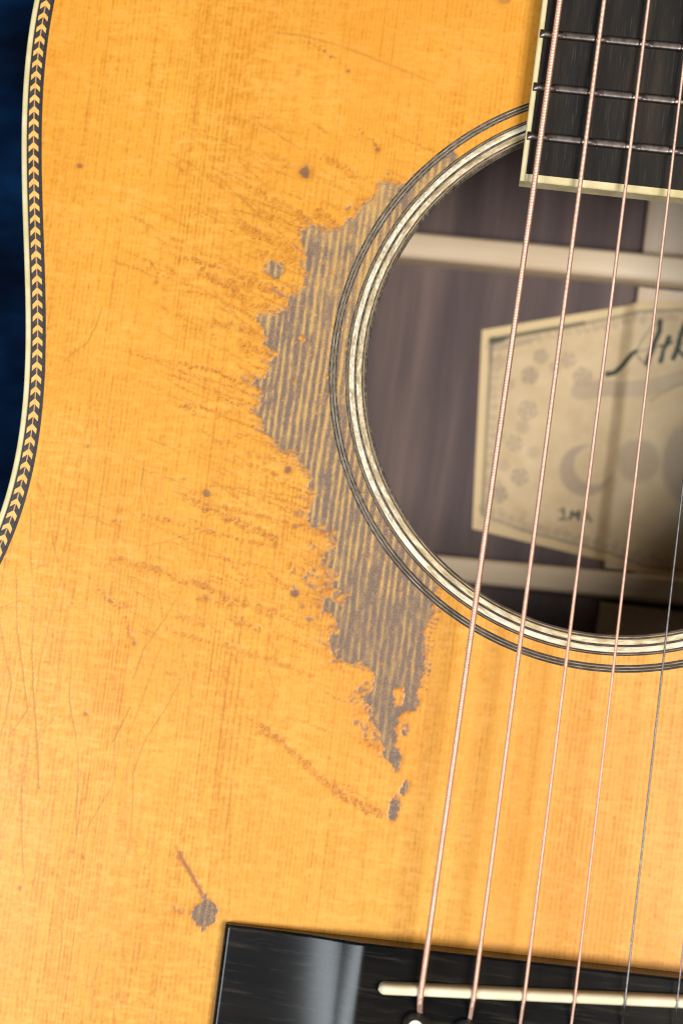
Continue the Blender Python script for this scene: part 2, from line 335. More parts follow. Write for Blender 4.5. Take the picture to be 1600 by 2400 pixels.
CH = [([(-100.84,147.43),(-94.99,146.76),(-90.05,145.69),(-84.62,144.40),(-78.28,143.40),(-73.32,141.88)],.75,.36,1),([(-113.36,144.39),(-108.04,143.65),(-105.12,143.41)],.4,.25,1),([(-102.74,142.91),(-98.13,141.52),(-94.25,141.20)],.45,.25,1),
 ([(-95.20,144.05),(-89.82,142.47),(-85.44,141.92),(-78.90,142.29),(-72.96,139.06)],.85,.6,2),([(-87.29,164.76),(-81.58,162.80),(-75.03,160.18),(-68.59,156.70)],.65,.5,1),([(-87.94,155.87),(-82.19,153.55),(-76.40,151.63),(-72.47,149.21)],.6,.6,2),([(-83.81,159.40),(-78.28,158.00),(-74.34,157.01)],.55,.5,1),
 ([(-90.79,133.20),(-86.09,133.07),(-80.03,131.97),(-76.67,131.03)],.65,.5,2),([(-96.93,123.90),(-89.84,123.12),(-83.39,121.31),(-80.30,120.26)],.8,.36,1),([(-84.05,129.22),(-81.09,128.42),(-78.09,128.11),(-75.18,126.93)],.7,.65,2),([(-95.72,114.81),(-94.55,114.67),(-92.89,114.39)],.8,.3,1),
 ([(-86.73,113.32),(-83.52,114.28),(-79.88,114.14)],.5,.4,1),([(-82.93,149.74),(-79.05,149.32),(-74.17,148.44)],.6,.6,2),([(-87.89,140.21),(-83.47,139.28),(-77.40,136.65)],.6,.6,2),([(-81.78,122.83),(-78.19,120.88),(-76.36,117.78)],.6,.6,2),
 ([(-106.74,87.56),(-104.39,87.94)],.75,.3,1),([(-100.76,89.44),(-96.73,89.37),(-92.63,88.74),(-86.35,88.11),(-82.23,87.20),(-76.29,86.82),(-70.42,86.14)],.6,.42,1),([(-92.22,94.28),(-88.04,93.00),(-81.95,90.82),(-75.54,89.07),(-69.90,87.24)],.7,.40,2),([(-83.07,93.61),(-77.08,92.84),(-70.18,92.28),(-66.75,91.30)],.6,.36,1),
 ([(-104.19,79.35),(-98.49,78.28),(-94.03,77.80),(-89.84,76.44),(-82.87,75.54),(-79.72,73.97),(-72.66,72.89),(-67.04,71.83)],.75,.62,1),([(-86.14,72.96),(-78.77,72.49),(-74.42,72.58),(-68.78,70.67)],.55,.45,1),([(-90.31,68.48),(-87.40,68.10),(-83.99,67.50)],.6,.45,1),([(-92.09,65.43),(-87.93,64.93),(-84.23,64.28),(-77.55,63.27)],.55,.5,1),([(-77.55,63.27),(-70.21,62.06),(-63.91,60.83),(-58.83,59.34)],.42,.45,1),
 ([(-78.73,69.30),(-76.06,68.52),(-69.84,67.91)],.75,.3,1),([(-71.18,80.31),(-68.01,78.55),(-64.49,76.84)],.8,.28,1),([(-67.08,82.24),(-64.59,81.99),(-60.54,82.03)],.7,.45,1),([(-65.46,81.41),(-62.92,80.04),(-59.30,78.25)],.75,.4,1),
 ([(-79.56,105.95),(-72.88,104.96),(-69.84,104.20)],.65,.45,1),([(-78.53,103.90),(-74.88,102.83),(-68.36,100.80)],.6,.35,1),([(-90.22,109.39),(-85.27,108.09),(-81.10,106.80)],.5,.4,1),([(-68.21,46.08),(-63.39,43.83),(-57.80,39.84),(-53.57,36.79),(-49.42,34.39),(-45.12,32.85),(-39.79,31.26)],.85,.46,2),
 ([(-71.40,172.63),(-65.20,170.24),(-59.83,168.35)],.42,.4,2),([(-84.75,172.42),(-75.99,169.73),(-64.44,165.84)],.33,.4,1),([(-63.77,179.86),(-61.86,178.25),(-59.74,176.57)],.7,.25,1),([(-83.15,18.36),(-81.62,16.16),(-79.68,13.64),(-77.77,11.31),(-76.37,9.28)],1.0,.42,1),([(-82.53,5.27),(-80.43,5.10),(-79.03,5.20)],.75,.55,1),
 ([(-107.61,72.02),(-104.63,69.85),(-102.47,68.05)],.75,.22,1),([(-101.54,66.85),(-100.18,63.82),(-98.65,61.66)],.9,.28,1),([(-96.43,57.25),(-93.05,56.94)],.45,.35,1),([(-91.01,55.89),(-86.17,55.30)],.45,.35,1),([(-79.28,53.39),(-73.40,51.83)],.4,.35,1),([(-82.32,82.86),(-77.56,79.88),(-73.29,76.19)],.5,.26,1),
 ([(-95.49,179.63),(-86.72,178.65),(-75.64,177.34)],.28,.4,1),([(-71.42,160.20),(-67.95,159.15),(-64.84,157.12)],.7,.6,2),([(-69.44,163.28),(-65.42,161.63),(-60.59,160.93)],.35,.4,1),([(-106.33,145.28),(-105.07,144.47),(-104.40,143.10),(-104.35,141.96)],1.0,.3,1),([(-46.47,47.02),(-43.97,45.78),(-42.05,45.29)],.7,.5,2),([(-78.55,198.28),(-75.77,197.50),(-73.73,196.56),(-70.64,194.77)],.45,.3,1)]
for P, a, r_, rows in CH: chain(P, min(1, a*1.35), r_*0.92, max(0.5, r_*1.25), rows)
EDGEP = resample(MAIN[5:95], 1.0); wfx = np.zeros((H_, W_), np.float32)
for (x, y) in EDGEP:
    if not (60 < y < 192) or random.random() < 0.12: continue
    L_ = random.choice((4, 6, 8, 10, 13, 18, 26))*random.uniform(.7, 1.2); th = math.radians(random.gauss(161 if y > 110 else 167, 6)); bow = random.gauss(0, .10)
    P = [(x+1.5, y-0.5)]; nst = 6
    for q in range(nst): P.append((P[-1][0]+math.cos(th)*L_/nst, P[-1][1]+math.sin(th)*L_/nst)); th += bow/nst
    Q = resample(P, 0.5); a0 = random.uniform(.45, 1.0); stroke(amb, P, a0*.6, .15)
    for k, (qx, qy) in enumerate(Q):
        f_ = 1-k/len(Q); 
        if random.random() < .18: continue
        rr = random.uniform(.16, .34)*(0.6+0.6*f_); qx += random.gauss(0, .12); qy += random.gauss(0, .16)
        stamp(amb, qx, qy, rr*3, lambda dx, dy: np.maximum(np.exp(-(np.hypot(dx, dy)/rr)**4), 0.25*np.exp(-(np.hypot(dx*.5, dy)/(rr*1.6))**2)), a0*(0.4+0.6*f_))
        if k == 0: stroke(wfx, [(x+.6, y-.2)]+[tuple(q_) for q_ in P[:1+int(2+random.random()*3)]] if L_ < 9 else [(x+.6, y-.2), tuple(P[1])], random.uniform(.5, .95), random.uniform(.13, .26))
        if k*0.55 < 4.5 and random.random() < .6: stamp(wfx, qx, qy, rr*2, lambda dx, dy: np.exp(-(np.hypot(dx, dy)/(rr*.95))**4), (1-k*0.55/6)*random.uniform(.35, .85))
ZF = inside([(-109.44,154.05),(-96.96,168.89),(-77.15,178.71),(-58.02,177.90),(-60.43,167.14),(-74.46,157.95),(-80.91,134.34),(-73.98,110.50),(-63.75,90.07),(-57.07,67.50),(-47.57,51.98),(-39.51,32.69),(-59.28,41.13),(-73.92,52.23),(-89.81,57.64),(-100.93,69.38),(-106.96,85.63),(-96.26,105.91),(-101.41,130.06)], X, Y)
for k in range(190):
    jy, jx = random.randrange(H_), random.randrange(W_)
    for _ in range(60):
        if ZF[jy, jx]: break
        jy, jx = random.randrange(H_), random.randrange(W_)
    x, y = DX0+jx*ST, DY0+jy*ST; L_ = random.uniform(3, 14); th = math.radians(random.gauss(158 if y > 150 else (166 if y > 90 else 163), 5)); bow = random.gauss(0, .12)
    P = [(x, y)]
    for q in range(5): P.append((P[-1][0]+math.cos(th)*L_/5, P[-1][1]+math.sin(th)*L_/5)); th += bow/5
    Q = resample(P, 0.42); a0 = random.uniform(.22, .82); stroke(amb, P, a0*.55, .13); ph_ = random.uniform(0, 6)
    for k2, (qx, qy) in enumerate(Q):
        if random.random() < .2: continue
        rr = random.uniform(.13, .27); qx += random.gauss(0, .10); qy += random.gauss(0, .14); env = math.sin(math.pi*(k2+.7)/(len(Q)+.4))
        stamp(amb, qx, qy, rr*3, lambda dx, dy: np.maximum(np.exp(-(np.hypot(dx, dy)/rr)**4), 0.2*np.exp(-(np.hypot(dx*.5, dy)/(rr*1.6))**2)), a0*env)
nz = gn(0.25, 0.25); amb *= np.clip(0.95+0.22*nz, 0.5, 1.3)
wearm = np.clip(np.maximum(np.maximum(wearm, wfx*np.clip(.85+.3*nz, 0, 1)), 0.62*sm(amb+0.15*nz+0.7*near*LEFTZ, 1.05, 1.7)), 0, 1)
for a, P in ((.42, [(-88.31,199.58),(-83.70,199.57),(-78.49,199.34),(-71.08,198.18),(-63.48,196.19),(-48.43,191.92)]),(.3, [(-77.56,79.88),(-73.35,76.66)]),(.6, [(-83.15,18.36),(-79.68,13.64),(-76.37,9.28)]),(.5, [(-105.67,145.36),(-104.31,143.11),(-104.41,141.00)]),(.35, [(-100.37,65.21),(-98.65,61.66)])):
    stroke(amb, P, a, 0.22)
stroke(amb, [(-68.21,46.08),(-63.39,43.83),(-57.80,39.84),(-53.57,36.79),(-49.42,34.39),(-45.12,32.85),(-39.79,31.26)], .55, 0.40)
chain([(-82.51,17.15),(-80.71,14.98),(-78.47,12.33),(-76.81,9.78)], 1.0, .34, .45, 1); stroke(amb, [(-83.47,18.69),(-80.71,14.98),(-78.47,12.33),(-76.37,9.28)], .9, 0.34); stroke(spt, [(x-.02, y) for x, y in resample(CH[35][0], .5)][2:], .6, 0.19)
SP = [(-74.49,169.23),(-59.28,175.95),(-124.91,165.17),(-104.25,141.21),(-87.11,96.04),(-66.73,94.12),(-66.75,91.30),(-64.78,76.90),(-62.81,74.06),(-84.10,73.31),(-69.65,103.47),(-107.07,44.76),(-103.42,13.70),(-116.29,5.10),(-67.98,192.64),(-73.73,196.56),(-72.16,195.47),(-98.53,61.49),(-93.76,114.48),(-81.95,90.82),(-114.62,103.12),(-82.81,16.55),(-78.13,142.28),(-59.36,72.16),(-35.82,211.79),(-105.92,14.57),(-92.42,98.61),(-75.06,104.22),(-76.06,68.52)]
SR = [(1.35,1),(.6,1),(.55,1),(.42,.8),(.85,.8),(.75,.85),(.62,.85),(.85,1),(.65,.7),(.75,.9),(1.0,.95),(.55,.75),(.5,.6),(.5,.7),(.42,.9),(.32,.9),(.3,.9),(.6,.8),(.6,.6),(.55,.8),(.3,.7),(.4,.5),(.6,.6),(.6,.5),(1.2,.4),(.45,.4),(.3,.5),(.5,.4),(.4,.6)]
for (x, y), (r_, a) in zip(SP, SR):
    e = random.uniform(.65, 1.0); r_ *= 1.1; oy = random.randrange(H_-60); ox = random.randrange(W_-60)
    stamp(spt, x, y, r_*2, lambda dx, dy: 1-sm(np.hypot(dx, dy/e)+0.5*wx[oy:oy+dx.shape[0], ox:ox+dx.shape[1]]*r_, r_*0.70, r_*1.0), a*(0.85 if r_ > .9 else 0.45))
    stamp(amb, x, y, r_*3, lambda dx, dy: np.exp(-(np.hypot(dx, dy)/(r_*1.25))**2), min(1, a*0.8)); stamp(dep, x, y, r_*2, lambda dx, dy: np.exp(-(np.hypot(dx, dy)/r_)**2), a)
CR = [([(-123.80,77.08),(-121.44,66.19),(-121.16,57.90),(-119.61,49.42),(-116.63,35.41),(-115.10,27.07)],.8),([(-130.30,73.03),(-127.68,70.14),(-125.09,67.52),(-121.68,66.54)],.7),([(-126.59,72.74),(-124.73,62.08),(-121.61,49.91),(-119.97,43.62),(-123.20,37.73)],.75),([(-128.82,62.31),(-126.84,55.66),(-124.45,49.54),(-124.49,41.52),(-125.27,36.70)],.75),
 ([(-111.98,57.58),(-110.73,47.01),(-108.44,40.07),(-107.11,33.12),(-106.47,24.22),(-105.45,18.09)],.7),([(-89.64,74.21),(-92.73,67.32),(-96.18,60.38),(-97.68,53.80)],.6),([(-97.43,47.63),(-98.85,43.32),(-100.32,39.37)],.75),([(-87.33,54.02),(-90.08,47.57),(-93.48,40.28),(-95.15,33.61),(-94.26,24.11),(-93.73,15.97)],.55),
 ([(-118.88,32.95),(-119.48,29.58),(-117.79,17.33),(-115.96,8.23)],.65),([(-98.75,30.60),(-103.50,19.95),(-103.32,13.72)],.55),([(-125.47,116.72),(-119.96,118.90),(-115.35,121.26)],.5),([(-122.43,121.39),(-120.34,123.83),(-117.81,125.85),(-116.31,129.76),(-115.55,134.16)],.55),([(-124.91,94.25),(-121.61,88.56),(-120.01,83.25),(-117.00,74.62),(-115.71,72.22)],.75),([(-125.60,90.16),(-124.58,80.59),(-122.88,73.21)],.7),([(-116.12,120.50),(-115.28,112.20),(-114.16,106.13),(-113.29,92.63),(-113.14,85.81)],.4),
 ([(-86.67,87.69),(-91.67,85.84),(-95.63,84.02),(-98.91,82.85)],.45),([(-92.42,62.94),(-93.56,57.15),(-95.38,49.41),(-97.19,41.66)],.4),([(-125.09,67.52),(-129.23,65.29)],.5),([(-123.44,74.47),(-120.14,76.40)],.5),([(-78.77,45.98),(-79.54,37.48),(-79.37,29.12)],.35),([(-74.71,47.46),(-75.70,37.06),(-76.95,32.24)],.35),([(-124.35,102.90),(-119.95,103.24),(-114.20,103.55)],.45),([(-23.55,45.92),(-25.37,38.30),(-25.26,30.02)],.3),([(-86.86,71.18),(-88.36,68.16),(-90.92,65.95)],.35),([(-118.12,54.71),(-116.45,55.12),(-115.22,53.20)],.5),([(-117.01,46.56),(-117.52,53.09),(-116.42,54.93)],.45)]
for P, a in CR: stroke(crk, P, min(1, a*1.2), 0.115)
# fine lacquer checking that follows the grain, densest towards the lower bout
for k in range(380):
    x = random.uniform(-138, -60); y = random.uniform(-24, 120)
    if random.random() > sm(-x, 62, 120)*0.9+0.1: continue
    L_ = random.uniform(6, 30); P = [(x, y)]
    for q in range(5): P.append((P[-1][0]+random.gauss(0, .5)+(0.5 if x > -110 else -.1), P[-1][1]-L_/5))
    stroke(crk, P, random.uniform(.2, .65), 0.09)
for k in range(70):
    x = random.uniform(-138, -70); y = random.uniform(-20, 130); L_ = random.uniform(2, 8); P = [(x, y)]
    for q in range(4): P.append((P[-1][0]+L_/4, P[-1][1]+random.gauss(.25, .4)))
    stroke(crk, P, random.uniform(.10, .32), 0.08)
# grain: growth rings run with the strings, silk runs across them
gu = X+0.35*gn(9, 60)+0.15*gn(2.5, 30)+0.00045*(X+60)*(Y-60)*0.15
ring_phase = gu/1.02+0.55*np.interp(gu, np.linspace(-150, 40, 22), rng.standard_normal(22))
saw = ring_phase-np.floor(ring_phase)
grow = np.exp(-((saw-0.5)/0.17)**2)
gmod = np.clip(0.72+0.18*gn(3, 25)+0.16*gn(0.4, 8.0), 0.05, 1.3)
linem = np.clip(grow*gmod*0.60+0.03+0.11*gn(0.20, 8.0)+0.06*gn(5, 40)+0.12*gn(.22,.22), 0, 1)
silkm = np.clip(0.17*gn(0.8, 0.22)+0.10*gn(1.6, 0.4)+0.12*gn(7, 5)+0.20+0.12*gn(0.3, 0.8), 0, 0.85)
tonem = np.clip(0.08+0.09*gn(12, 30)+0.05*gn(4, 4)+0.30*sm(Y, 60, 215)+0.22*sm(X, -70, 30), 0, 0.8)  # random tone, plus painted light falloff: darker orange towards neck and treble side
u2 = gu+0.10*gn(1.2, 5.0)+0.05*gn(.4, 1.2)
ph = u2/1.55; sw = ph-np.floor(ph)
rid = np.exp(-((sw-0.5)/0.21)**2)*np.clip(0.88+0.34*gn(0.45, 2.6)+0.22*gn(.3, .35), 0, 1.35)
topz = sm(Y, 118, 172); botz = 1-sm(Y, 70, 98)
rid = rid*(1-0.62*botz*np.clip(0.9+0.5*gn(.8, 4), 0, 1))+topz*0.30*np.clip(1+0.8*gn(2, 3), 0, 2)+0.12*gn(.3, 1.0)
r0 = np.hypot(X-HC[0], Y-HC[1]); rid = rid+0.12*(r0 < 62)*sm(Y, 100, 150)
ridm = np.clip(rid, 0, 1)*np.clip(blur(wr.astype(np.float32), 0.5)*1.6-0.5, 0, 1)
relief = -0.09*wearm*(1.0+0.5*(1-ridm))-0.09*dep-0.03*crk-0.012+0.006*np.clip(gn(1.2, .3), -2, 2)+0.012*np.clip(gn(6, 9), -2, 2)-0.024
relief = np.minimum(relief, -0.002)-0.030
# assemble the whole board: fine grid in the middle of coarse margins
nx, ny = len(XS), len(YS)
Z = np.full((ny, nx), -0.05, np.float32); MK = np.zeros((ny, nx, 4), np.float32); GR = np.zeros((ny, nx, 4), np.float32); GR[..., 0] = .35; GR[..., 1] = .2; GR[..., 3] = .1
sl = (slice(iy0, iy0+H_), slice(ix0, ix0+W_))
Z[sl] = relief
for k, a in enumerate((wearm, np.clip(amb, 0, .95), np.clip(crk, 0, 1), np.clip(spt, 0, 1))): MK[sl+(k,)] = a
for k, a in enumerate((linem, silkm, ridm, tonem)): GR[sl+(k,)] = a
GX, GY = np.meshgrid(XS, YS)
CXc = (GX[:-1, :-1]+GX[1:, 1:])/2; CYc = (GY[:-1, :-1]+GY[1:, 1:])/2
keep = (np.hypot(CXc-HC[0], CYc-HC[1]) > RH+0.5)
I2 = inset(2.6)
for j in range(ny-1):
    yc = CYc[j, 0]; y1 = I2[:, 1]; y2 = np.roll(y1, -1); m_ = (y1 > yc) != (y2 > yc)
    xc = I2[m_, 0]+(np.roll(I2[:, 0], -1)[m_]-I2[m_, 0])*(yc-y1[m_])/(y2[m_]-y1[m_])
    if len(xc) < 2: keep[j] = False
    else: keep[j] &= (CXc[j] > xc.min()) & (CXc[j] < xc.max())
jj, ii = np.nonzero(keep)
F = np.stack([jj*nx+ii, jj*nx+ii+1, (jj+1)*nx+ii+1, (jj+1)*nx+ii], 1)
used = np.zeros(ny*nx, bool); used[F.ravel()] = True; remap = np.cumsum(used)-1
V = np.stack([GX.ravel(), GY.ravel(), Z.ravel()], 1)[used]
MG = np.ones((ny, nx, 4), np.float32); MG[sl] = 0
fw = 18; e_ = np.minimum(np.minimum(np.arange(W_)[None, :], W_-1-np.arange(W_)[None, :]), np.minimum(np.arange(H_)[:, None], H_-1-np.arange(H_)[:, None])); MG[sl+(0,)] = 1-sm(e_, 0, fw)
mesh_np("soundboard", V, remap[F], M['top'], guitar, True, {"margin": MG.reshape(-1, 4)[used], "marks": MK.reshape(-1, 4)[used], "grain": GR.reshape(-1, 4)[used]})

def annulus(r0, r1, z1, z0, n=320, bev=0.04):
    th = np.linspace(0, 2*np.pi, n, endpoint=False)
    prof = [(r0, z0), (r0, z1-bev), (r0+bev, z1), (r1-bev, z1), (r1, z1-bev), (r1, z0)]
    V = np.stack([np.c_[HC[0]+r*np.cos(th), HC[1]+r*np.sin(th), np.full(n, z)] for r, z in prof], 1).reshape(-1, 3)
    scf = sm(np.cos(th-math.radians(172)), math.cos(math.radians(56)), math.cos(math.radians(44)))
    arc = np.stack([np.c_[58*np.cos(th), 58*np.sin(th), np.full(n, r*3.1), scf] for r, z in prof], 1).reshape(-1, 4)
    return V, grid_faces(n, 6, cu=True), arc
# underside of the top, as thick as the hole edge shows
nu = len(OUT); ang = np.linspace(0, 2*np.pi, 161)[:-1]
bI = inset(1.5); a_ = np.arctan2(bI[:, 1]-HC[1], bI[:, 0]-HC[0])
inner = np.c_[HC[0]+(RH+0.2)*np.cos(a_), HC[1]+(RH+0.2)*np.sin(a_)]
V = np.stack([np.c_[inner, np.full(nu, -2.8)], np.c_[bI, np.full(nu, -2.8)]], 1).reshape(-1, 3)
mesh_np("top_underside", V, grid_faces(nu, 2, cu=True), M['brace'], guitar, False)

# ------------------------------------------------------------------ rosette
r = RH
V, F, arc = annulus(RH, RH+4.40, -0.02, -2.8, bev=0.05)
ros = mesh_np("rosette", V, F, M['wall'], guitar, True, {"arc": arc})
def ring(r0, r1, mt, z, parent):
    V, F, arc = annulus(r0, r1, z, -0.6); mesh_np("rosette_ring", V, F, M[mt], parent, True, {"arc": arc})
for w, mt in ((.42, 'dark_ring'), (.26, 'thin_ring'), (.34, 'dark_ring'), (1.10, 'tan_ring'), (.52, 'dark_ring'), (1.12, 'cream_ring'), (.30, 'dark_ring'), (.15, 'thin_ring'), (.30, 'dark_ring')):
    ring(r, r+w-0.004, mt, {'dark_ring': .012, 'thin_ring': .018, 'tan_ring': .03, 'cream_ring': .034}[mt], ros); r += w
r = 62.20
V, F, arc = annulus(r+.02, 63.86, -0.03, -0.7)
ros2 = mesh_np("outer_rosette", V, F, M['dark_ring'], guitar, True, {"arc": arc})
for w, mt in ((.38, 'dark_ring'), (.26, 'grey_ring'), (.38, 'dark_ring'), (.26, 'grey_ring'), (.40, 'dark_ring')):
    ring(r, r+w-0.004, mt, .012 if mt == 'dark_ring' else .018, ros2); r += w

# ------------------------------------------------------------------ edge: binding, purfling, herringbone tiles
V, F = sweep([(0.0, -6.0), (0.0, -0.30), (0.10, -0.06), (0.32, 0.06), (1.25, 0.06), (1.25, -1.0)])
mesh_np("binding", V, F, M['binding'], guitar)
V, F = sweep([(1.254, -0.8), (1.254, 0.02), (4.62, 0.02), (4.62, -0.8)])
purf = mesh_np("purfling", V, F, M['black'], guitar, False)
V, F = sweep([(1.72, -0.4), (1.72, 0.035), (3.88, 0.035), (3.88, -0.4)])
mesh_np("maple_core", V, F, M['maple'], purf, False)
LN = normals(LEFT, False); sL = np.r_[0, np.cumsum(np.hypot(*np.diff(LEFT, axis=0).T))]
def atl(s, off):
    x = np.interp(s, sL, LEFT[:, 0])+np.interp(s, sL, LN[:, 0])*off; y = np.interp(s, sL, LEFT[:, 1])+np.interp(s, sL, LN[:, 1])*off
    return x, y
DC = 2.80
def tile(s, side, h, inn, z):
    w = 1.10; dl = 0.95
    q = [atl(s, DC+side*inn), atl(s+h, DC+side*inn), atl(s+h-dl, DC+side*w), atl(s-dl, DC+side*w)]
    V = [(x, y, z) for x, y in q]+[(x, y, -0.3) for x, y in q]
    F = [(0, 1, 2, 3), (7, 6, 5, 4), (0, 4, 5, 1), (1, 5, 6, 2), (2, 6, 7, 3), (3, 7, 4, 0)]
    return np.array(V), np.array(F)
PER = 2.735; k = 0; s = 3.0; far = {'l': [], 'd': []}
while s < sL[-1]-30:
    y = atl(s, 0)[1]; vis = 62 < y < 214 and s > 200
    jit = random.gauss(0, .03)
    for side in (-1, 1):
        for key, off, h, inn, z, mt in (('l', 0.0, 1.16, 0.02, 0.060, 'lighttile'), ('d', 1.16, 1.56, 0.13, 0.066, 'darktile')):
            Vt, Ft = tile(s+off+jit+random.gauss(0, .035), side, h+random.gauss(0, .03), inn, z+random.gauss(0, .003))
            if vis: mesh_np("herringbone_tile", Vt, Ft, M[mt], purf, False)
            else: far[key].append((Vt, Ft))
    s += PER
for key, mt in (('l', 'lighttile'), ('d', 'darktile')):
    V, F = join(far[key]); o = mesh_np("herringbone_run", V, F, M[mt], purf, False); o['kind'] = 'stuff'

# ------------------------------------------------------------------ sides and back
V, F = sweep([(1.2, -2.8), (0.25, -6.0), (0.25, -105.0), (2.5, -105.0), (2.5, -2.9)])
mesh_np("side", V, F, M['side'], guitar, False)
n = 40; vv = []
for t in np.linspace(0, 1, n):
    P = np.array([0, 60.0])*(1-t)+inset(0.3)*t; vv.append(np.c_[P, np.full(len(OUT), -105.0)])
V = np.stack(vv, 1).reshape(-1, 3); V2 = V.copy(); V2[:, 2] = -108.0
back = mesh_np("back", np.concatenate([V, V2]), np.concatenate([grid_faces(len(OUT), n, cu=True), grid_faces(len(OUT), n, cu=True)[:, ::-1]+len(V)]), M['rosewood'], guitar, False)
def brace(y, x0, x1, w, h, slope=0.0):
    m_ = 60; us = np.linspace(0, 1, m_); prof = [(-.5, 0), (-.5, .80), (-.46, .93), (-.36, 1), (0, 1.01), (.36, 1), (.46, .93), (.5, .80), (.5, 0)]
    V = []
    for u in us:
        x = x0+(x1-x0)*u; hh = h*min(1, 0.25+min(u, 1-u)*7)
        V += [(x, y+slope*x+p*w, -104.98+q*hh) for p, q in prof]
    return mesh_np("back_brace", V, grid_faces(m_, len(prof)), M['brace'], back, False)
brace(173.9, -136, 136, 7.3, 11.0, 0.018); brace(89.6, -128, 128, 7.0, 11.5, 0.030)
SX = 4.9
for y0, y1 in ((94.2, 169.8), (178.2, 262), (-200, 85.2)):
    V = np.array([(SX, y0, -105), (SX, y0, -102.9), (SX+.4, y0, -102.5), (SX+31, y0, -102.5), (SX+31.4, y0, -105)]); W2 = V.copy(); W2[:, 1] = y1
    mesh_np("centre_strip", np.stack([V, W2], 0).reshape(-1, 3), grid_faces(2, 5), M['strip'], back, False)
# paper label draped over the edge of the strip
TOPL = np.array([(-35.12,153.85),(-23.89,157.13),(-9.49,161.34),(5.08,165.45)]+[(10.83,166.72),(17.00,167.19)]+[(46, 166), (62, 160), (76, 154)])
BOTL = np.array([(-31.08,100.29),(-15.85,98.51),(-2.20,96.89),(5.29,96.00)]+[(15, 93.5), (40, 93.5), (56, 96), (72, 101)])
def along(P, u):
    s = np.r_[0, np.cumsum(np.hypot(*np.diff(P, axis=0).T))]; return np.c_[np.interp(u*s[-1], s, P[:, 0]), np.interp(u*s[-1], s, P[:, 1])]
nu_, nv_ = 330, 220
uu = np.linspace(0, 1, nu_); T_ = along(TOPL, uu); B_ = along(BOTL, uu); vv_ = np.linspace(0, 1, nv_)
LP = B_[:, None, :]*(1-vv_)[None, :, None]+T_[:, None, :]*vv_[None, :, None]
lx, ly = LP[..., 0], LP[..., 1]
edge_x = SX-0.6-0.05*(ly-130)*0
lz = -104.75+2.75*sm(lx, edge_x-2.8, edge_x+1.2)+0.30*np.exp(-((lx-edge_x-3+0.18*(ly-125))/2.2)**2)*np.exp(-((ly-128)/16)**2)+0.18*np.sin(lx*0.22+ly*0.05)*np.sin(ly*0.11+1.0)+0.45*sm(vv_[None, :]*np.ones_like(lx), .90, 1)*sm(lx, -10, 3)*(1-sm(lx, 4, 10))
ink = np.zeros_like(lx); shd = np.zeros_like(lx); lit = np.zeros_like(lx)
def seg(A, P, a, w, w2=None):
    Q = resample(P, 0.25); n = len(Q)
    for k, (x, y) in enumerate(Q):
        ww = w if w2 is None else w+(w2-w)*k/max(n-1, 1)
        d = np.hypot(lx-x, ly-y); np.maximum(A, a*(1-sm(d, ww*0.75, ww*1.15)), out=A)
def disc(A, p, r_, a, e=1.0): d = np.hypot(lx-p[0], (ly-p[1])*e); np.maximum(A, a*(1-sm(d, r_*.75, r_*1.1)), out=A)
ZT = 0
BT = [(-32.17,151.52),(-22.42,154.51),(-8.04,158.85),(6.26,163.28)]+[(17.27,164.92)]; BL = [(-32.17,151.52),(-30.62,127.93),(-28.96,104.47)]; BB = [(-28.93,104.24),(-16.20,101.33),(-2.52,99.49),(5.58,98.32)]+[(15, 96), (40, 96)]
seg(ink, BT[:3], .80, .62); seg(ink, BT[2:], .45, .5); seg(ink, BL, .55, .45); seg(ink, BB, .5, .35)
seg(ink, [(-32.03,151.30),(-28.47,152.30)], .9, 1.1, .6); seg(shd, [(-32.16,149.55),(-26.54,150.67),(-20.00,153.52)], .6, 1.3, .5); seg(shd, [(-32.16,149.55),(-31.85,145.17)], .5, .9, .5)
w_ = 0.10
mg = np.minimum(np.minimum(uu[:, None]*110, (1-vv_)[None, :]*60), vv_[None, :]*60); lit = np.clip(1-sm(mg, 1.8, 2.6), 0, 1)*0.8
# border scrollwork
def curl(p, r_, a, st): seg(shd, [(p[0]+r_*(1-q/14)*math.cos(st+q*.55), p[1]+r_*(1-q/14)*math.sin(st+q*.55)) for q in range(12)], a, .28)
for P in (BL, BB, BT):
    for (x, y) in resample(P, 2.6):
        if x < 22:
            cx_, cy_ = x+(1.7 if P is BL else 0), y+(0 if P is BL else (1.7 if P is BB else -1.9))
            curl((cx_, cy_), 1.05, .6, random.uniform(0, 6.3))
            if random.random() < .55: curl((cx_+random.uniform(1, 4), cy_+random.uniform(-2, 2)), random.uniform(.7, 1.3), .4, random.uniform(0, 6.3))
# the script name
for a, w, w2, P in ((1, .75, .60, [(-0.48,145.89),(1.38,146.46),(2.99,148.15),(4.33,150.26),(5.40,151.77),(6.43,152.58)]),(.55, .22, .22, [(6.43,152.58),(7.45,155.46),(9.00,158.63),(11.31,161.09)]),(1, .72, .72, [(11.63,161.24),(11.82,158.73),(10.86,155.40),(10.45,153.16),(9.88,151.26),(9.54,149.38)]),(.6, .28, .25, [(9.22,149.22),(7.84,150.33),(6.68,151.46)]),(.55, .2, .25, [(6.99,152.64),(8.85,153.21),(10.81,153.90)]),
    (1, .70, .52, [(14.49,157.20),(14.03,155.42),(13.43,153.74)]),(1, .5, .66, [(13.43,153.74),(13.29,152.12),(13.03,150.48)]),(1, .34, .34, [(12.10,154.51),(13.75,154.93),(15.63,156.18)]),(1, .68, .68, [(18.27,161.55),(17.74,159.42),(17.15,155.79),(16.92,153.92),(16.19,151.54)]),(.6, .3, .3, [(17.16,154.75),(18.60,155.95),(19.41,156.74)]),(1, .5, .5, [(17.20,154.41),(18.51,152.96),(19.51,152.15)])):
    seg(ink, P, a, w, w2)
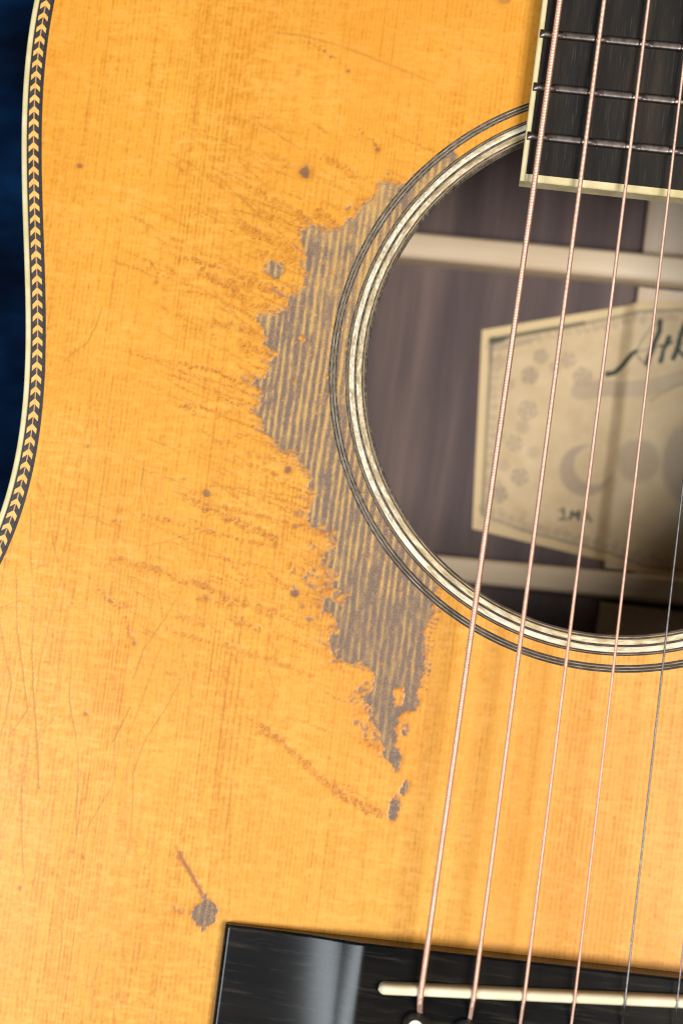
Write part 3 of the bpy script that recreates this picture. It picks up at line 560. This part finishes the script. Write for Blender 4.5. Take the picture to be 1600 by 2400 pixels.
for a, P in ((.75, [(-7.63,108.72),(-7.17,105.90)]),(.6, [(-8.28,105.65),(-6.49,105.87)]),(.5, [(-8.46,108.04),(-7.63,108.72)]),(.9, [(-5.49,106.11),(-5.28,108.09),(-4.35,107.05),(-3.38,108.44),(-3.32,106.04)]),(.7, [(-1.52,108.09),(0.21,106.02)]),(.5, [(-1.18,108.14),(-1.85,106.10)])):
    seg(ink, P, a, .42)
# pale grey ornaments
c1 = [(-3.02,119.51)][0]; c2 = [(-0.96,121.26)][0]
shd = np.maximum(shd, .72*(1-sm(np.hypot(lx-c1[0], ly-c1[1]), 6.2, 7.6))*sm(np.hypot(lx-c2[0], ly-c2[1]), 4.6, 6.0))
c3 = [(10.36,123.50)][0]; disc(shd, c3, 6.2, .55); c4 = [(22.59,124.99)][0]; disc(shd, c4, 6.5, .7, .6)
seg(shd, [(-6.96,140.58),(-0.31,142.18),(3.11,142.12)], .55, 2.6, 2.2); seg(shd, [(3.04,141.88),(10.84,143.03),(19.41,146.92)], .45, 2.4, 2.2); seg(ink, [(11.66,139.92),(17.25,144.25),(19.59,145.45)], .25, .35)
for p, r_, a in zip([(-20.89,143.10),(-20.31,133.68),(-18.59,148.58),(-29.52,145.91),(-11.36,148.50),(-6.84,144.29),(-24.98,110.26),(-20.13,115.58),(-22.73,124.49),(-21.00,129.09),(-26.37,140.02),(-17.34,122.61),(-14.49,146.05),(-24.82,118.24)], (2.3, 2.7, 2.0, 1.9, 2.2, 2.6, 2.2, 2.4, 2.2, 1.8, 1.7, 1.6, 1.5, 1.6), (.55, .42, .42, .35, .40, .45, .55, .45, .4, .3, .3, .25, .3, .25)):
    for q in range(5):
        an = q*1.2566+p[0]; disc(shd, (p[0]+math.cos(an)*r_*.6, p[1]+math.sin(an)*r_*.6), r_*.5, a*random.uniform(.2, .7)); curl((p[0]+math.cos(an)*r_*.7, p[1]+math.sin(an)*r_*.7), r_*.55, min(1, a*1.7), an+1.5)
mesh_np("paper_label", np.stack([lx, ly, lz], -1).reshape(-1, 3), grid_faces(nu_, nv_), M['label'], guitar, True, {"print": np.stack([ink, np.clip(shd, 0, 1), lit, np.ones_like(ink)], -1).reshape(-1, 4)})

# ------------------------------------------------------------------ fingerboard, its binding, frets
FBZ = 6.2; FBY = 171.1; FBT = 284.0
def hw(y): return 27.25-0.0012*(y-170)
def box8(q0, q1, z0, z1, bev=0.0):
    pass
def board(name, xa, xb, ya, yb, z0, z1, mt, parent, bev=0.15, flare=0.0):
    """long bar with eased top edges; xa/xb functions of y, flare widens the left foot"""
    ys = np.linspace(ya, yb, 24); V = []
    for k, y in enumerate(ys):
        e = bev if k in (0, len(ys)-1) else 0
        yy = y
        V += [(xa(y)-flare, yy, z0), (xa(y), yy, z1-bev), (xa(y)+bev, yy, z1-e*0.3), (xb(y)-bev, yy, z1-e*0.3), (xb(y), yy, z1-bev), (xb(y), yy, z0)]
    F = grid_faces(len(ys), 6); n = (len(ys)-1)*6
    caps = np.array([(0, 1, 4, 5), (1, 2, 3, 4), (n+5, n+4, n+1, n), (n+4, n+3, n+2, n+1)])
    return mesh_np(name, V, np.concatenate([F, caps]), M[mt], parent, False)
fb = board("fingerboard", lambda y: -hw(y)+1.15, lambda y: hw(y)-1.15, FBY+1.60, FBT, 0.15, FBZ, 'ebony', guitar, 0.02)
board("fingerboard_binding", lambda y: -hw(y), lambda y: -hw(y)+1.146, FBY, FBT, 0.1, FBZ+0.01, 'binding', fb, 0.22, 0.25)
board("fingerboard_binding", lambda y: hw(y)-1.146, lambda y: hw(y), FBY, FBT, 0.1, FBZ+0.01, 'binding', fb, 0.22)
xs_ = np.linspace(-hw(FBY)+1.15, hw(FBY)-1.15, 30); V = []
for x in xs_: V += [(x, FBY, 0.1), (x, FBY, FBZ-.22), (x, FBY+.22, FBZ+.01), (x, FBY+1.595, FBZ+.01), (x, FBY+1.595, 0.1)]
mesh_np("fingerboard_binding", V, grid_faces(30, 5), M['binding'], fb, False)
STR = [(-26.45, -2.4, -23.85), (-15.45, -1.4, -14.25), (-5.10, -0.45, -4.70), (5.25, 0.5, 4.45), (15.55, 1.3, 14.25), (26.15, 2.1, 23.75)]   # x, y at the saddle, x at the last fret
SY = 181.0
def sx_at(k, y): a, y0, c = STR[k]; return a+(c-a)*(y-y0)/(SY-y0)
def fret(y):
    nxs = 420; a, b = -hw(y)+0.30, hw(y)-0.30; xs = np.linspace(a, b, nxs); V = []; npf = 19
    for k, x in enumerate(xs):
        worn = max(math.exp(-(abs(x-sx_at(i, y)-0.5)/1.35)**4) for i in range(5))
        if x < sx_at(0, y): worn = max(worn, 0.9)
        endf = min(1.0, math.sqrt(max(0.0, min(x-a, b-x)/1.0))*0.85+0.15)
        ex = 3.6-1.7*worn; h = (0.98-0.20*worn)*endf; w = 0.96
        for j in range(npf):
            t = -1+2*j/(npf-1); c = math.sin(t*math.pi/2); V.append((x, y+c*w, FBZ+0.005+h*max(0.0, 1-abs(c)**ex)**(1/ex)))
    mesh_np("fret", V, grid_faces(nxs, npf), M['fret'], fb)
for y in (181.0, 191.8, 203.5, 215.9, 229.0, 242.9, 257.7, 273.3): fret(y)

# ------------------------------------------------------------------ bridge, saddle, pins
def ux(v): return abs(v)
def bridge_h(x):
    d = ux(x)-38.6
    if d <= 0: return 8.2
    e = 5.5  # eased crease
    s0, tau = 0.64, 5.0
    dd = max(d-e/2, 0) if d > e else d*d/(2*e)
    return 8.2-s0*tau*(1-math.exp(-dd/tau))-0.06*dd
BX = np.unique(np.r_[np.linspace(-70.3, -68.6, 14), np.linspace(-68.6, -30, 110), np.linspace(-30, 30, 60), np.linspace(30, 68.6, 60), np.linspace(68.6, 70.3, 8)])
def by0(x): return 6.4+0.031*x           # edge towards the sound hole
def by1(x): return -19.0-7.0*max(0.0, math.cos(min(abs(x)/46, 1)*math.pi/2))**2
V = []; tv = np.unique(np.r_[np.linspace(0, .07, 9), np.linspace(.07, .93, 40), np.linspace(.93, 1, 9)])
for x in BX:
    h = bridge_h(x); dx = min(x+70.3, 70.3-x); r_ = 1.3
    for t in tv:
        y = by0(x)+(by1(x)-by0(x))*t; d = min(abs(y-by0(x)), abs(y-by1(x)))
        zz = h
        for q, rr in ((d, 0.55), (dx, r_)):
            if q < rr: zz -= rr-math.sqrt(max(0, rr*rr-(rr-q)**2))
        V.append((x, y, max(zz, 0.2)))
nb, mt_ = len(BX), len(tv); F = grid_faces(nb, mt_); V = np.array(V)
rim_i = np.r_[np.arange(nb)*mt_, (nb-1)*mt_+np.arange(1, mt_), (np.arange(nb)[::-1]*mt_+mt_-1)[1:], np.arange(mt_)[::-1][1:-1]]
sk = V[rim_i].copy(); sk[:, 2] = -0.1; n0 = len(V); q = len(rim_i)
SF = np.stack([rim_i, np.roll(rim_i, -1), n0+(np.arange(q)+1) % q, n0+np.arange(q)], 1)
bridge = mesh_np("bridge", np.concatenate([V, sk]), np.concatenate([F, SF]), M['bridge'], guitar)
# saddle: slanted bone bar with a rounded crown and ends
A0 = np.array([-35.5, -3.45]); A1 = np.array([37.0, 3.75]); dv = (A1-A0)/np.linalg.norm(A1-A0); pv = np.array([-dv[1], dv[0]]); LS = np.linalg.norm(A1-A0)
V = []; ns, npf = 160, 15
for k in range(ns):
    s = LS*(0.5-0.5*math.cos(math.pi*k/(ns-1))); e = min(s, LS-s); wd = 1.32*math.sqrt(max(0.0, 1-(1-min(e/1.3, 1))**2))+0.02; top = 12.0-1.3*(1-min(e/1.8, 1))**2
    for j in range(npf):
        c = -1+2*j/(npf-1); c = math.sin(c*math.pi/2); zz = 7.2 if j in (0, npf-1) else 7.2+(top-7.2)*(max(0, 1-abs(c)**3.2))**(1/3.2)
        p = A0+dv*s+pv*c*wd; V.append((p[0], p[1], zz))
mesh_np("saddle", V, grid_faces(ns, npf), M['bone'], bridge)
PINS = []
for k in range(6):
    px = -26.4+10.55*k; py = -10.0+0.30*(px+26.4)/10.55*0.42
    PINS.append((px, py))
    def lathe(prof, n=40):
        th = np.linspace(0, 2*np.pi, n, endpoint=False)
        return np.stack([np.c_[px-0.35+r_*np.cos(th), py+r_*np.sin(th), np.full(n, z)] for r_, z in prof], 1).reshape(-1, 3), grid_faces(n, len(prof), cu=True)
    Vp, Fp = lathe([(2.45, 7.8), (2.5, 8.8), (2.72, 9.1), (2.70, 9.9), (2.35, 10.9), (1.7, 11.6), (1.55, 11.72), (0.01, 11.72)])
    pin = mesh_np("bridge_pin", Vp, Fp, M['black'], guitar)
    Vp, Fp = lathe([(1.5, 11.5), (1.5, 11.76), (1.3, 11.86), (0.7, 11.95), (0.01, 11.98)])
    mesh_np("pin_dot", Vp, Fp, M['pearl'], pin)

# ------------------------------------------------------------------ strings
DIA = [1.32, 1.04, 0.82, 0.66, 0.44, 0.33]; PIT = [0.33, 0.27, 0.22, 0.18, 0, 0]
SLAB = ["thickest bronze wound string, nearest the fingerboard edge", "second thickest bronze wound string", "third bronze wound string", "thinnest bronze wound string", "thick plain steel string", "thin plain steel string"]
for k in range(6):
    a, y0, c = STR[k]; px, py = PINS[k]; rad = DIA[k]/2
    def zst(y): return 12.05+rad+(9.05+rad*0.4-12.05-rad)*(y-y0)/(SY-y0)
    pts = [(px+0.15, py+2.25, 7.4), (px+0.12, py+2.5, 8.4), (a+(px-a)*.35, y0-2.6, 11.1+rad*.6), (a, y0-0.9, 12.0+rad*.9), (a, y0, 12.05+rad), (sx_at(k, y0+6), y0+6, zst(y0+6))]
    for y in (60, 120, 181, 240, 282): pts.append((sx_at(k, y), y, zst(y)))
    P = np.array(pts); s = np.r_[0, np.cumsum(np.linalg.norm(np.diff(P, axis=0), axis=1))]
    if PIT[k]: step = PIT[k]/4; nsg = 12
    else: step = 0.8; nsg = 12
    u = np.arange(0, s[-1], step); Q = np.stack([np.interp(u, s, P[:, j]) for j in range(3)], 1)
    w = max(3, int(0.9/step)) | 1; pad = np.pad(Q, ((w//2, w//2), (0, 0)), 'edge'); ker = np.ones(w)/w
    Q = np.stack([np.convolve(pad[:, j], ker, 'valid') for j in range(3)], 1)
    T = np.gradient(Q, axis=0); T /= np.linalg.norm(T, axis=1)[:, None]
    N1 = np.cross(T, [1.0, 0, 0]); N1 /= np.linalg.norm(N1, axis=1)[:, None]; N2 = np.cross(T, N1)
    th = np.linspace(0, 2*np.pi, nsg, endpoint=False)
    rr = np.full((len(u), nsg), rad)
    if PIT[k]: rr = rad-PIT[k]*0.30*(0.5-0.5*np.cos(2*np.pi*(u[:, None]/PIT[k])-th[None, :]))
    V = Q[:, None, :]+rr[..., None]*(N1[:, None, :]*np.cos(th)[None, :, None]+N2[:, None, :]*np.sin(th)[None, :, None])
    o = mesh_np("string", V.reshape(-1, 3), grid_faces(len(u), nsg, cv=True), M['bronze' if k < 4 else 'steel'], guitar)
    o['label'] = SLAB[k]

# ------------------------------------------------------------------ blue velvet under the guitar
nx_, ny_ = 420, 420; gx = np.linspace(-900, 700, nx_); gy = np.linspace(-750, 950, ny_); VX, VY = np.meshgrid(gx, gy, indexing='ij')
t_ = VY+0.35*VX+12*np.sin(VX*0.021)+9*np.sin(VY*0.031+2)
wl = np.interp(VY, LEFT[:, 1], -LEFT[:, 0], left=0, right=0); out_d = np.abs(VX)-wl-4; out_d = np.where((VY < -226) | (VY > 290), 60, out_d)
vz = -118+(5.5*np.abs(np.sin(t_*0.085+0.5*np.sin(VX*.06)))+1.5*np.sin(t_*0.23)+9.0*np.sin(t_*0.040+0.4))*sm(out_d, 0, 30)+1.0*np.sin(t_*0.31+VX*0.05)*sm(out_d, 5, 40)-3*sm(out_d, 0, 60)
vz = np.where(out_d < 6, np.minimum(vz, -108.7), vz)
vel = mesh_np("velvet_cloth", np.stack([VX, VY, vz], -1).reshape(-1, 3), grid_faces(nx_, ny_), M['velvet'])
vel['label'] = "deep blue velvet cloth with soft folds lying under the guitar"; vel['category'] = "cloth"
